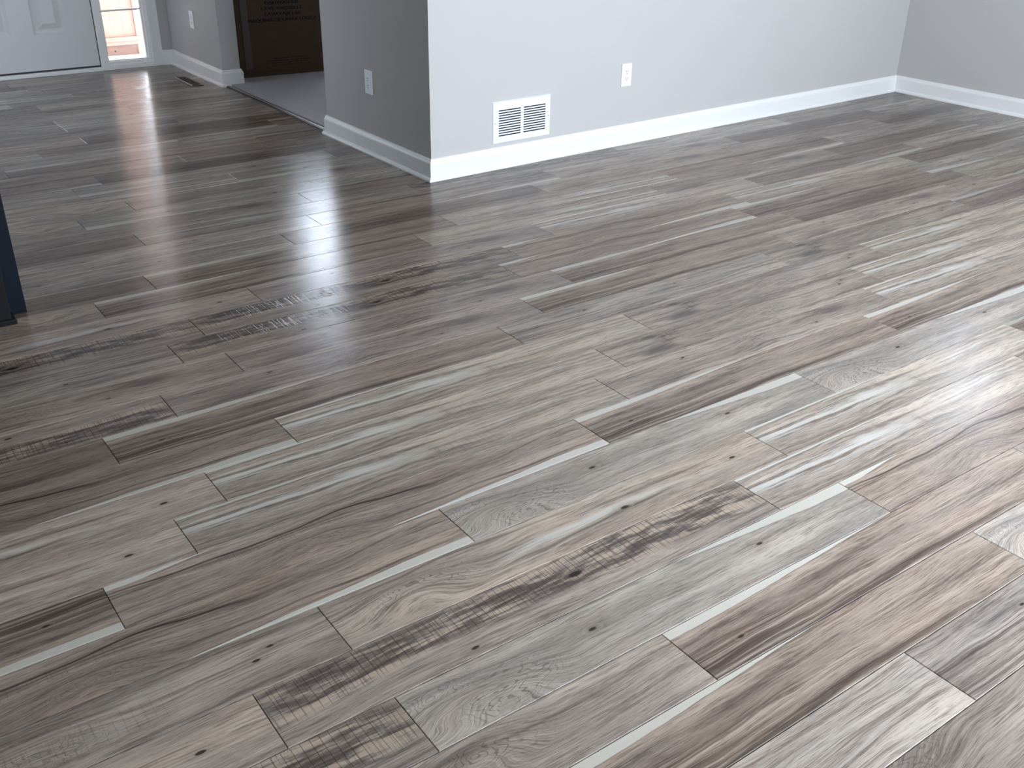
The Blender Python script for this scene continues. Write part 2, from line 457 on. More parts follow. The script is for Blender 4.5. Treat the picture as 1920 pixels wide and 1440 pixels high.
    for (ua, ub, cv, wd, st) in (hatch or ()):           # saw marks across the board
        m = n.ss(n.math('ABSOLUTE', n.math('SUBTRACT', n.math('ADD', v, n.math('MULTIPLY', n.math('SUBTRACT', w1, 0.5), 0.5)), cv)), wd, wd*0.55)
        m = n.math('MULTIPLY', m, n.math('MULTIPLY', n.ss(u, ua-0.03, ua+0.03), n.ss(u, ub+0.05, ub-0.05)))
        mot = n.noise(n.xyz(n.math('MULTIPLY', X, 7.5), n.math('MULTIPLY', Yw, 62.0), off+9), 1, 4, 0.65)
        saw = n.noise(n.xyz(n.math('MULTIPLY', X, 210.0), n.math('MULTIPLY', Y, 9.0), off+10), 1, 2, 0.5)
        sep_ = n.math('ABSOLUTE', n.math('SUBTRACT', n.math('FRACT', n.math('ADD', n.math('MULTIPLY', X, 58.0), n.math('MULTIPLY', w1, 0.5))), 0.5))
        mm = n.math('MULTIPLY', m, st)
        c = n.mix(n.math('MULTIPLY', mm, n.math('MULTIPLY', n.ss(mot, 0.56, 0.38), 0.85)), c, (t[0]*0.36, t[1]*0.335, t[2]*0.34, 1))
        c = n.mix(n.math('MULTIPLY', mm, n.math('MULTIPLY', n.ss(mot, 0.50, 0.60), 0.75)), c, (0.50, 0.435, 0.365, 1))
        c = n.mix(n.math('MULTIPLY', mm, n.math('MULTIPLY', n.ss(saw, 0.55, 0.72), 0.6)), c, dark)
        c = n.mix(n.math('MULTIPLY', mm, n.math('MULTIPLY', n.ss(sep_, 0.06, 0.0), 0.75)), c, (t[0]*0.2, t[1]*0.18, t[2]*0.18, 1))
        height = n.math('SUBTRACT', height, n.math('MULTIPLY', mm, n.ss(saw, 0.5, 0.7)))
    for (cu, cv, r) in knots:
        d = ell(cu, cv, 0.0115*r, 0.0046*r, 1.5)
        hal = n.math('MULTIPLY', n.ss(d, 5.5, 1.0), 0.30)
        c = n.mix(hal, c, (t[0]*0.55, t[1]*0.50, t[2]*0.47, 1))
        rim = n.math('MULTIPLY', n.ss(n.math('ABSOLUTE', n.math('SUBTRACT', d, 1.9)), 0.5, 0.0), 0.20)
        c = n.mix(rim, c, lite)
        c = n.mix(n.math('MULTIPLY', n.ss(d, 1.15, 0.6), 0.92), c, (t[0]*0.16, t[1]*0.14, t[2]*0.13, 1))
    # pale sapwood edges
    jag = n.math('MULTIPLY', n.math('SUBTRACT', n.noise(n.xyz(n.math('MULTIPLY', X, 30), 0.0, off+11), 1, 3), 0.5), 0.02)
    wob = n.math('MULTIPLY', n.math('SUBTRACT', n.noise(n.xyz(n.math('MULTIPLY', X, 4), 0.0, off+12), 1, 1), 0.5), 0.05)
    sap = srgb(203, 206, 203)
    for spec_, uu, vv in ((tl, u, v), (tr, n.math('SUBTRACT', 1.0, u), v), (bl, u, n.math('SUBTRACT', 1.0, v)), (br, n.math('SUBTRACT', 1.0, u), n.math('SUBTRACT', 1.0, v))):
        if not spec_: continue
        th, ln = spec_
        lim = n.math('MULTIPLY', n.math('SUBTRACT', 1.0, n.math('DIVIDE', uu, ln), clamp=True), th*1.3)
        lim = n.math('MINIMUM', lim, th)
        lim = n.math('SUBTRACT', n.math('ADD', lim, n.math('MULTIPLY', n.math('ADD', jag, wob), n.ss(lim, 0.0, 0.06))), 0.004)
        e = n.math('SUBTRACT', lim, vv)
        m = n.ss(e, -0.004, 0.006)
        c = n.mix(n.math('MULTIPLY', n.ss(e, -0.05, 0.0), 0.25), c, dark)
        c = n.mix(n.math('MULTIPLY', m, 0.93), c, n.mix(n.math('MULTIPLY', fib, 0.3), sap, lite))
    gm = n.t.nodes.new('ShaderNodeGamma'); n.set(gm.inputs[0], c); gm.inputs[1].default_value = 1.22; c = gm.outputs[0]
    # per plank tone
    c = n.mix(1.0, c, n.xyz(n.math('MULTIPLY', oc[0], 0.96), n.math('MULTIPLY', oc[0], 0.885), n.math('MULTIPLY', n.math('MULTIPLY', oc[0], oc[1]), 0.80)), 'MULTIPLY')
    rgh = n.math('ADD', 0.13, n.math('MULTIPLY', fib, 0.12))
    n.p(Base_Color=c, Roughness=rgh)
    n.b.inputs['Specular IOR Level'].default_value = 0.16
    n.bump(height, 0.55, 0.00045)
    return n.m

T0 = (0.300, 0.262, 0.236)
LT = (0.390, 0.350, 0.318)
GR = (0.350, 0.332, 0.312)
DK = (0.225, 0.195, 0.178)
PR = {
 'wedge':  plank_mat(1, T0, tl=(0.16, 0.62), streak=[(0.70, 0.30, 0.85, 0.0, 0.75), (0.95, 0.10, 0.7, 0.5, 1.3)], knots=[(0.10, 0.62, 0.7)], smudge=[(0.35, 0.4, 0.25, 0.02, 0.35)]),
 'hatch':  plank_mat(2, (0.285, 0.258, 0.238), hatch=[(0.0, 1.0, 0.30, 0.42, 0.95)], knots=[(0.56, 0.42, 1.5), (0.32, 0.85, 0.8)], smudge=[(0.56, 0.5, 0.10, 0.04, 0.7), (0.80, 0.62, 0.10, 0.035, 0.6), (0.2, 0.3, 0.12, 0.03, 0.5)], vein=[(0.42, 0.7, 0.0, 0.45)]),
 'burl':   plank_mat(3, GR, burl=[(0.13, 0.62, 1.0), (0.04, 0.3, 0.7)], knots=[(0.33, 0.42, 1.1), (0.72, 0.40, 0.8)], tr=(0.22, 0.48), contrast=0.75),
 'flame':  plank_mat(4, (0.375, 0.345, 0.312), flame=[(0.42, 0.22, 0.75, 0.02, 0.45), (0.30, 0.06, 0.5, 0.6, 0.9)], hatch=[(0.50, 0.68, 0.6, 0.28, 0.45)], streak=[(0.90, 0.14, 0.38, 0.2, 1.1)], tl=(0.07, 0.75)),
 'loops':  plank_mat(5, LT, burl=[(0.15, 0.5, 0.9)], flame=[(0.55, 0.10, 0.8, 0.38, 0.66)], knots=[(0.60, 0.58, 1.0), (0.90, 0.5, 0.8)], vein=[(0.15, 0.5, 0.0, 0.5), (0.68, 0.55, 0.3, 0.7)]),
 'feather': plank_mat(6, (0.30, 0.275, 0.258), hatch=[(0.17, 0.23, 0.35, 0.30, 0.95), (0.40, 0.75, 0.55, 0.30, 0.30)], smudge=[(0.14, 0.75, 0.12, 0.035, 0.75), (0.16, 0.2, 0.05, 0.015, 0.7)], burl=[(0.55, 0.5, 0.5)], knots=[(0.90, 0.35, 0.8), (0.87, 0.5, 0.7)]),
 'vein':   plank_mat(7, T0, tl=(0.13, 0.22), vein=[(0.22, 0.95, 0.0, 0.62), (0.75, 0.6, 0.45, 1.0)], burl=[(0.35, 0.65, 0.55)], hatch=[(0.12, 0.42, 0.35, 0.15, 0.35)], streak=[(0.30, 0.10, 0.6, 0.3, 1.0)], br=(0.17, 0.55)),
 'plain':  plank_mat(8, (0.315, 0.285, 0.266), knots=[(0.25, 0.3, 0.6), (0.7, 0.65, 0.7)], smudge=[(0.15, 0.8, 0.2, 0.03, 0.5), (0.8, 0.35, 0.16, 0.03, 0.4)], burl=[(0.5, 0.45, 0.45)]),
 'dark':   plank_mat(9, DK, streak=[(0.75, 0.3, 0.6, 0.3, 1.2)], smudge=[(0.5, 0.3, 0.3, 0.04, 0.45)], knots=[(0.42, 0.35, 0.8)], vein=[(0.5, 0.5, 0.0, 0.4)]),
 'grey':   plank_mat(10, (0.36, 0.335, 0.318), streak=[(0.55, 0.22, 0.65, -0.2, 1.2), (0.85, 0.12, 0.7, -0.2, 1.0)], smudge=[(0.22, 0.3, 0.16, 0.02, 0.55), (0.55, 0.45, 0.14, 0.018, 0.5)], knots=[(0.26, 0.35, 0.7), (0.60, 0.3, 0.6)], flame=[(0.7, 0.08, 0.35, 0.3, 0.9)]),
 'whorl':  plank_mat(11, (0.36, 0.325, 0.30), burl=[(0.62, 0.30, 1.1), (0.50, 0.75, 0.8)], vein=[(0.20, 0.35, 0.5, 0.9)], smudge=[(0.55, 0.15, 0.25, 0.015, 0.5)], contrast=0.8),
}

# far-left joint position (in camera heights, modulo one plank) of every row, read off the photograph
PH = {-21: .193, -18: .091, -16: .423, -14: .086, -13: .511, -12: .098, -11: .833, -10: .406, -8: .325, -7: .916, -6: .812, -5: .391, -4: .918, -3: .740, -1: .842,
      0: .417, 1: .275, 2: .760, 3: .600, 4: .030, 5: .760, 6: .669, 7: .762, 8: .575, 9: .427, 10: .729, 11: .543, 12: .448, 13: .298, 14: .832, 15: .547, 16: .397, 17: .550, 18: .007, 19: .614, 20: .266}
# which print lies where: (row, joint x) -> (print, tone with local light and dimness painted in, turned round)
KNOWN = {
 (20, -.658): ('grey', .80, 0), (20, -1.582): ('grey', 1.08, 0), (19, -.310): ('burl', 1.1, 0), (19, -1.234): ('wedge', 1.12, 0),
 (18, -.917): ('wedge', 1.12, 0), (18, -1.841): ('whorl', 1.05, 0), (18, .007): ('loops', 1.0, 0),
 (17, -1.297): ('burl', 1.08, 0), (17, -.375): ('vein', 1.15, 0), (17, -2.221): ('hatch', 1.12, 0),
 (16, -1.449): ('hatch', 1.12, 0), (16, -.529): ('flame', 1.1, 0), (16, -2.37): ('loops', 1.08, 0),
 (15, -1.300): ('loops', 1.0, 0), (15, -.379): ('flame', 1.08, 0), (15, -2.224): ('feather', 1.08, 0),
 (14, -1.014): ('burl', .98, 0), (14, -.095): ('burl', 1.0, 0), (14, -1.938): ('vein', 1.08, 0),
 (13, -1.550): ('vein', 1.05, 0), (13, -.627): ('wedge', 1.0, 0), (13, .299): ('wedge', 1.08, 0), (13, -2.474): ('wedge', 1.0, 1),
 (12, -1.402): ('flame', .95, 0), (12, -.478): ('plain', 1.0, 0), (12, .452): ('flame', 1.08, 0), (12, -2.326): ('loops', 1.0, 0),
 (11, -1.306): ('flame', .95, 0), (11, -.384): ('feather', 1.0, 0), (11, .547): ('flame', 1.05, 0), (11, -2.23): ('loops', .98, 0),
 (10, -1.117): ('flame', .95, 0), (10, -.199): ('feather', 1.0, 0), (10, .72): ('flame', 1.02, 0), (10, -2.04): ('vein', .88, 0),
 (9, -1.423): ('wedge', .88, 0), (9, -.497): ('grey', .82, 0), (9, .429): ('feather', .92, 0), (9, -2.347): ('dark', .95, 0),
 (8, -1.275): ('plain', .82, 0), (8, -.353): ('wedge', .92, 0), (8, .581): ('plain', 1.0, 0), (8, -2.2): ('hatch', .95, 1),
 (7, -1.084): ('plain', .82, 0), (7, -.162): ('wedge', .90, 0), (7, .76): ('dark', 1.1, 0), (7, -2.0): ('plain', .86, 0),
 (6, -1.178): ('hatch', .80, 0), (6, -.256): ('vein', .90, 0), (6, .675): ('wedge', .90, 0),
 (5, -1.089): ('hatch', .80, 0), (5, -.166): ('vein', .90, 0), (5, .769): ('flame', .95, 0),
 (4, -.894): ('plain', .85, 0), (4, .027): ('flame', .95, 0), (4, -1.818): ('loops', .75, 0),
 (3, -1.254): ('wedge', .82, 0), (3, -.328): ('flame', .92, 1), (3, .603): ('plain', .85, 0),
 (2, -1.091): ('wedge', .82, 0), (2, -.167): ('flame', .95, 1), (2, .765): ('wedge', .86, 1),
 (1, -.646): ('dark', 1.0, 0), (1, .271): ('plain', .95, 0), (0, -.506): ('wedge', .85, 1), (0, .417): ('plain', .9, 0),
}
floor = struct(box('floor', (XL, XR, YB, YF, -0.030, -0.0085), SUB), 'grey brown wood look plank floor laid parallel to the long wall')
rng = random.Random(11)
mesh_cache = {}
def plank_mesh(x0, x1, y0, y1, key):
    """top face with eased edges; local frame keeps the full plank's origin at its far left corner"""
    if key in mesh_cache: return mesh_cache[key]
    e, t = 0.0010, 0.008
    me = bpy.data.meshes.new('plank')
    a = [(x0, y0, -t), (x1, y0, -t), (x1, y1, -t), (x0, y1, -t)]
    b = [(x0, y0, -e), (x1, y0, -e), (x1, y1, -e), (x0, y1, -e)]
    c = [(x0+e, y0+e, 0), (x1-e, y0+e, 0), (x1-e, y1-e, 0), (x0+e, y1-e, 0)]
    f = [(8, 9, 10, 11), (3, 2, 1, 0)]
    for i in range(4):
        j = (i+1) % 4
        f += [(i, j, 4+j, 4+i), (4+i, 4+j, 8+j, 8+i)]
    me.from_pydata(a+b+c, [], f); me.update()
    mesh_cache[key] = me
    return me
def in_view(x0, x1, y0, y1):
    inv = CAMROT.transposed()
    for i in range(9):
        for yy in (y0, (y0+y1)/2, y1):
            p = inv @ (Vector((x0+(x1-x0)*i/8, yy, 0))-CAM)
            if p.z < -0.05 and abs(p.x/-p.z)*1892.62 < 985 and abs(p.y/-p.z)*1892.62 < 745: return True
    return False
hidden_bm = bmesh.new()
names = list(PR)
nvis = 0
r_last = int(math.ceil((Y0-YB)/PW))
for row in range(-24, r_last):
    ph = PH.get(row, rng.random()*0.9235)
    ytop = Y0-row*PW
    right_lim = XR if row >= -2 else BB+0.004
    k = int(math.floor((XL/S-ph)/0.9235))
    prev = None
    while True:
        xj = (ph+k*0.9235)*S
        k += 1
        if xj >= right_lim-0.01: break
        x0 = max(xj+GAP/2, XL); x1 = min(xj+PL-GAP/2, right_lim)
        if x1-x0 < 0.02: continue
        yb = ytop-PW+GAP*0.72; yt = ytop-GAP*0.72
        yt = min(yt, YF); yb = max(yb, YB)
        if yt-yb < 0.01: continue
        if in_view(x0, x1, yb, yt) and nvis < 300:
            hit = None
            for (r_, xk), val in KNOWN.items():
                if r_ == row and abs(xk-xj/S) < 0.12: hit = val
            if hit is None:
                nm = rng.choice([a for a in names if a != prev])
                hit = (nm, rng.uniform(0.64, 0.88), 1 if rng.random() < 0.4 else 0)  # random tone, lowered to paint in the dimmer light far back
            prev = hit[0]
            nvis += 1
            key = (round(x0-xj, 4), round(x1-xj, 4), round(yb-ytop, 4), round(yt-ytop, 4), hit[0])
            me = mesh_cache.get(key)
            if me is None:
                me = plank_mesh(x0-xj, x1-xj, yb-ytop, yt-ytop, key)
                me.materials.append(PR[hit[0]])
            o = bpy.data.objects.new('plank', me)
            o.location = (xj, ytop, 0); o.parent = floor
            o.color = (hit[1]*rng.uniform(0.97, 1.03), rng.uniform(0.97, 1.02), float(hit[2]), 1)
            COL.objects.link(o)
        else:
            bx(hidden_bm, x0, x1, yb, yt, -0.008, 0)
def far_plank():
    n = N('oak_print_far')
    s = n.sep(n.coord())
    r = n.noise(n.xyz(n.math('MULTIPLY', s[0], 1.6), n.math('MULTIPLY', s[1], 60), 0.0), 1, 4, 0.6)
    n.p(Base_Color=n.mix(n.ss(r, 0.3, 0.7), (0.16, 0.14, 0.13, 1), (0.42, 0.39, 0.37, 1)), Roughness=0.32)
    return n.m
hf = mk('plank_field', hidden_bm, far_plank(), floor)
hf['kind'] = 'stuff'

# carpeted dining room and the strip in its doorway
CX0 = 0.052*S
bm = bmesh.new()
prism(bm, [(CX0, YE+0.02), (BB+TW+0.02, YE+0.02), (BB+TW+0.02, M0.y+0.16), (XR, mpt(MLEN)[1]+0.17), (XR, YF), (BB+STUB, YF), (BB+STUB, YH-0.002), (CX0, YH-0.016)], 0.0005, 0.011)
struct(mk('floor_carpet', bm, CARPET), 'grey cut pile carpet in the next room behind the threshold')
bm = bmesh.new()
bx(bm, 0.0245*S, 0.0365*S, YE+0.016, YH-0.016, 0.0, 0.004, 0.001)
th = mk('trim_2', bm, REDUCER); struct(th, 'dark threshold between plank floor and carpet')
bm = bmesh.new(); bx(bm, 0.0368*S, 0.0425*S, YE+0.016, YH-0.016, 0.0, 0.0065, 0.0012)
mk('metal_edge', bm, STEEL, th)
bm = bmesh.new(); bx(bm, 0.0427*S, 0.0520*S, YE+0.016, YH-0.016, 0.0, 0.003)
mk('tuck_gap', bm, BLACK, th)

# ------------------------------------------------------------------ front door, sidelights
def hollow_panel(bm, x0, x1, z0, z1, y):
    """raised panel with a moulded frame, facing -y"""
    rings = [(0, 0.0), (0.010, 0.007), (0.018, 0.0085), (0.030, 0.0085), (0.062, 0.001), (0.064, 0.0)]
    prev = None
    for ins, dep in rings:
        vs = [bm.verts.new((a, y+dep, b)) for a, b in ((x0+ins, z0+ins), (x1-ins, z0+ins), (x1-ins, z1-ins), (x0+ins, z1-ins))]
        if prev:
            for i in range(4): bm.faces.new((prev[i], prev[(i+1) % 4], vs[(i+1) % 4], vs[i]))
        prev = vs
    bm.faces.new(prev)

door = struct(empty('door_1', ((DOOR[0]+DOOR[1])/2, YF+0.02, 0)), 'white front door with moulded panels')
def ch(o, par):                       # keep world coordinates when parenting to a moved empty
    o.parent = par; o.matrix_parent_inverse = par.matrix_world.inverted() if False else Matrix.Translation(-Vector(par.location)); return o
DY = YF-0.004                          # face of the door
z_d0, z_d1 = 0.0285*S, 2.045
cxm = (DOOR[0]+DOOR[1])/2
pxs = [(cxm-0.209*S, cxm-0.0525*S), (cxm+0.0525*S, cxm+0.209*S)]
pzs = [(0.197*S, 0.74), (0.90, 1.60), (1.70, 1.90)]
bm = bmesh.new()
xs = sorted([DOOR[0]+0.003, DOOR[1]-0.003]+[v for p in pxs for v in p])
zs = sorted([z_d0, z_d1]+[v for p in pzs for v in p])
for i in range(len(xs)-1):
    for j in range(len(zs)-1):
        if any(abs(xs[i]-p[0]) < 1e-6 for p in pxs) and any(abs(zs[j]-p[0]) < 1e-6 for p in pzs): continue
        vs = [bm.verts.new(c) for c in ((xs[i], DY, zs[j]), (xs[i+1], DY, zs[j]), (xs[i+1], DY, zs[j+1]), (xs[i], DY, zs[j+1]))]
        bm.faces.new(vs)
bmesh.ops.remove_doubles(bm, verts=bm.verts, dist=1e-5)
bx(bm, DOOR[0]+0.003, DOOR[1]-0.003, DY+0.010, DY+0.044, z_d0, z_d1)
for a, b in ((DOOR[0]+0.003, DOOR[0]+0.0032), (DOOR[1]-0.0032, DOOR[1]-0.003)):
    bx(bm, a, b, DY, DY+0.012, z_d0, z_d1)
bx(bm, DOOR[0]+0.003, DOOR[1]-0.003, DY, DY+0.012, z_d0, z_d0+0.0002)
ch(mk('slab', bm, DOORP), door)
for zi, (a, b) in enumerate(pzs):
    for (p0, p1) in pxs:
        bm = bmesh.new(); hollow_panel(bm, p0, p1, a, b, DY); ch(mk('panel', bm, DOORP), door)
bm = bmesh.new()
bx(bm, DOOR[1]-0.003, DOOR[1]+0.003, DY+0.006, DY+0.03, 0.02*S, 2.05)
bx(bm, DOOR[0]-0.003, DOOR[0]+0.003, DY+0.006, DY+0.03, 0.02*S, 2.05)
bx(bm, DOOR[0], DOOR[1], DY+0.004, DY+0.03, 0.0205*S, 0.0285*S)
ch(mk('weather_seal', bm, SEAL), door)
bm = bmesh.new(); cyl(bm, (DOOR[0]+0.07, DY-0.02, 0.95), 0.014, 0.04); cyl(bm, (DOOR[0]+0.07, DY-0.048, 0.95), 0.028, 0.03, seg=20)
ch(mk('door_knob', bm, STEEL, None, True), door)

# jambs and casing round door and sidelights
fr = struct(box('trim_3', (DOOR[1]+0.003, SL1[0], YF-0.006, YF+0.11, 0.0, 2.06), TRIM))
box('jamb', (SL2[1], DOOR[0]-0.003, YF-0.006, YF+0.11, 0.0, 2.06), TRIM, fr)
box('head', (FRAME[0]+0.002, FRAME[1]-0.002, YF-0.006, YF+0.11, 2.06, 2.10), TRIM, fr)
bm = bmesh.new(); bx(bm, -0.092*S, -0.037*S, YF-0.019, YF-0.0004, 0, 2.16, 0.004); bx(bm, -0.092*S, -0.078*S, YF-0.024, YF-0.018, 0, 2.10, 0.002)
mk('casing', bm, TRIM, fr)
bm = bmesh.new(); bx(bm, -1.358*S, -1.303*S, YF-0.019, YF-0.0004, 0, 2.16, 0.004); mk('casing', bm, TRIM, fr)
bm = bmesh.new(); bx(bm, -1.303*S, -0.092*S, YF-0.019, YF-0.0004, 2.09, 2.16, 0.004); mk('casing', bm, TRIM, fr)
sill = struct(box('trim_4', (DOOR[0]-0.01, DOOR[1]+0.004, YF-0.020, YF+0.12, 0.0, 0.0195*S), TRIM, None, 0.003), 'white door sill')

def sidelight(name, h, full):
    x0, x1, z0, z1 = h
    win = struct(empty(name, ((x0+x1)/2, YF, 0)))
    bm = bmesh.new()
    bx(bm, x0-0.001, FRAME[1] if full else x1+0.001, YF-0.010, YF+0.11, 0.0, 0.024*S, 0.002)
    bx(bm, x0-0.001, FRAME[1] if full else x1+0.001, YF+0.0, YF+0.10, 0.024*S, z0)
    if full: bx(bm, x1, FRAME[1]-0.001, YF-0.004, YF+0.10, z0, z1)
    else: bx(bm, FRAME[0]+0.001, x0, YF-0.004, YF+0.10, z0, z1)
    bx(bm, x0, x1, YF, YF+0.10, z1, 2.06)
    ch(mk('frame', bm, TRIM), win)
    bm = bmesh.new()
    bx(bm, x0, x0+0.006, YF+0.022, YF+0.06, z0, z1); bx(bm, x1-0.009, x1, YF+0.022, YF+0.06, z0, z1)
    bx(bm, x0+0.006, x1-0.009, YF+0.022, YF+0.06, z0, z0+0.006)
    ch(mk('glazing_bead', bm, TRIM), win)
    ch(box('pane', (x0+0.004, x1-0.004, YF+0.042, YF+0.045, z0+0.004, z1), GLASS), win)
    k = 0
    z = 0.2815*S
    while z < z1-0.1:
        ch(box('glazing_bar', (x0+0.004, x1-0.004, YF+0.034, YF+0.041, z-0.0055, z+0.0055), TRIM, None, 0.001), win)
        z += 0.2815*S-0.02
    return win
w1 = sidelight('window_1', SL1, True); w1['label'] = 'narrow sidelight window beside the front door showing snow and a fence'
sidelight('window_6', SL2, False)

# ------------------------------------------------------------------ outside
gz = -0.240
bm = bmesh.new()
nx, ny = 60, 34
xs = [-6+i*0.5 for i in range(nx)]; ys = [YF+0.16+j*0.35+0.012*j*j for j in range(ny)]
def gh(x, y):
    d = 0.012*math.sin(3.1*x+y)+0.010*math.sin(7.3*x-2.1*y)+0.006*math.sin(17*x+5*y)
    return gz+d+0.02*max(0, 1-abs(y-5.3)/0.5)
g = [[bm.verts.new((x, y, gh(x, y))) for x in xs] for y in ys]
for j in range(ny-1):
    for i in range(nx-1): bm.faces.new((g[j][i], g[j][i+1], g[j+1][i+1], g[j+1][i]))
snow = mk('snow_ground', bm, SNOW, None, True); snow['kind'] = 'structure'; snow['label'] = 'snow covered ground outside the sidelight'
FY = 4.0*S
fence = tag(empty('fence', (0.0, FY, gz)), 'pale cedar board fence standing in snow beyond the sidelight', 'fence')
def fch(name, dims, mat, bev=0.002): return ch(box(name, dims, mat, None, bev), fence)
xe = 0.272*S
fch('post', (xe-0.028*S, xe, FY-0.03, FY+0.07, gz-0.05, 2.66), CEDAR)
fch('skirt_board', (-1.9, xe-0.001, FY-0.022, FY+0.02, gz-0.05, -0.1035*S), CEDAR2)
fch('lower_rail', (-1.9, xe-0.001, FY-0.034, FY+0.02, -0.1030*S, -0.0790*S), CEDAR)
fch('bottom_rail', (-1.9, xe-0.004, FY-0.045, FY+0.02, -0.0785*S, -0.0535*S), CEDAR)
x = xe-0.029*S
i = 0
while x > -1.9:
    wb = 0.098
    fch('board', (x-wb, x-0.0005, FY-0.012+0.0008*(i % 2), FY+0.008, -0.0530*S, 2.60+0.01*((i*7) % 3)), CEDAR, 0.0006)
    x -= wb; i += 1
fch('top_rail', (-1.9, xe-0.03*S, FY-0.040, FY-0.0125, 1.28, 1.37), CEDAR)
bm = bmesh.new(); cyl(bm, (0.098*S, FY-0.0225, -0.1385*S), 0.0085, 0.003, seg=14); ch(mk('wood_knot', bm, SUB), fence)

struct(box('shade_roof', (-3.2, 1.6, YF+TW+0.01, FY+1.2, 2.68, 2.80), SHADE_ROOF))  # unseen roof added to shade the fence and snow
# ------------------------------------------------------------------ electrical outlets
def outlet(label):
    """origin at plate centre on the wall, facing -y"""
    r = tag(empty('wall_outlet'), label, 'outlet', 'white duplex outlets low on the walls')
    bm = bmesh.new(); bx(bm, -0.035, 0.035, -0.0055, 0, -0.057, 0.057, 0.0022); mk('cover_plate', bm, PLASTIC, r)
    bm = bmesh.new(); bx(bm, -0.0165, 0.0165, -0.0075, -0.005, -0.0335, 0.0335, 0.001); ins = mk('receptacle', bm, PLASTIC, r)
    for zc in (0.0185, -0.0155):
        for sx_ in (-0.0063, 0.0063):
            bm = bmesh.new(); bx(bm, sx_-0.0012, sx_+0.0012, -0.0078, -0.0070, zc-0.0045, zc+0.0045); mk('slot', bm, SLOT, ins)
        bm = bmesh.new(); cyl(bm, (0, -0.0074, zc-0.0105), 0.0027, 0.0012, seg=12); mk('ground_hole', bm, SLOT, ins)
    for zc in (0.0475, -0.0475):
        bm = bmesh.new(); cyl(bm, (0, -0.0058, zc), 0.0028, 0.0014, seg=12); mk('screw', bm, PLASTIC, r)
    return r
def mpos(xs_, z):                       # place on the long wall from its x in camera heights
    s = (xs_*S-M0.x)/MD.x
    a = mpt(s); return (a[0], a[1], z*S)
ang = math.atan2(MD.y, MD.x)
o1 = outlet('white outlet on the bright long wall right of the grille')
o1.location = mpos(0.9165, 0.2645); o1.rotation_euler = (0, 0, ang)
o2 = clone(o1); o2.location = (BB, 0.4415*S, 0.2635*S); o2.rotation_euler = (0, 0, -math.pi/2)
o2['label'] = 'white outlet on the shaded short wall left of the corner'
o3 = clone(o1); o3.location = (BB, 2.2500*S, 0.2655*S); o3.rotation_euler = (0, 0, -math.pi/2)
o3['label'] = 'white outlet on the hall wall near the front door'

# ------------------------------------------------------------------ return air grille
gr = tag(empty('return_air_grille', mpos(0.4085, 0.0), ang), 'white louvered return air grille above the baseboard of the long wall', 'vent')
GW, z0, z1 = 0.2575*S, 0.0915*S, 0.2330*S
hw = GW/2
lx0, lx1 = -0.105*S, 0.108*S            # louver field
mxa, mxb = -0.0062*S, 0.0068*S
lz0, lz1 = 0.1140*S, 0.2105*S
bm = bmesh.new()
D = 0.009
for d in ((-hw, lx0, z0, z1), (lx1, hw, z0, z1), (lx0, lx1, z0, lz0), (lx0, lx1, lz1, z1), (mxa, mxb, lz0, lz1)):
    bx(bm, d[0], d[1], -D, -D+0.0015, d[2], d[3])
vo = [(-hw, z0), (hw, z0), (hw, z1), (-hw, z1)]
a = [bm.verts.new((px, -D, pz)) for px, pz in vo]
b = [bm.verts.new((px+0.004*(1 if px > 0 else -1), 0, pz+0.004*(1 if pz > 0.2 else -1))) for px, pz in vo]
for i in range(4): bm.faces.new((a[i], a[(i+1) % 4], b[(i+1) % 4], b[i]))
mk('frame', bm, GRILLE, gr)
mk('duct_opening', (lambda q: (bx(q, lx0-0.004, lx1+0.004, -0.0015, -0.0004, lz0-0.004, lz1+0.004), q)[1])(bmesh.new()), BLACK, gr)
NL = 11
pitch = (lz1-lz0)/NL
lmesh = {}
for side, (xa, xb) in enumerate(((lx0, mxa), (mxb, lx1))):
    for i in range(NL):
        bm = bmesh.new()
        # stamped louver: hooded blade leaning out and down, rounded down at its left end
        nseg = 8
        rows = []
        for k in range(nseg+1):
            xx = xa+(xb-xa)*k/nseg
            drop = 0.0
            rows.append([(xx, -0.0060, pitch*1.02), (xx, -0.0085, pitch*1.00), (xx, -0.0100, pitch*0.80), (xx, -0.0106, pitch*0.56+drop), (xx, -0.0096, pitch*0.54+drop), (xx, -0.0090, pitch*0.78), (xx, -0.0074, pitch*0.92)])
        vr = [[bm.verts.new(c) for c in r] for r in rows]
        for k in range(nseg):
            for j in range(7):
                bm.faces.new((vr[k][j], vr[k][(j+1) % 7], vr[k+1][(j+1) % 7], vr[k+1][j]))
        bm.faces.new(vr[0]); bm.faces.new(vr[-1][::-1])
        if side in lmesh:
            bm.free(); o = bpy.data.objects.new('louver', lmesh[side]); COL.objects.link(o); o.parent = gr
        else:
            o = mk('louver', bm, GRILLE, gr); lmesh[side] = o.data
        o.location = (0, 0, lz0+i*pitch)
for xx in (-hw+0.0095, hw-0.0095):
    bm = bmesh.new(); cyl(bm, (xx, -D-0.0008, 0.162*S), 0.0035, 0.002, seg=12); mk('screw', bm, STEEL, gr)

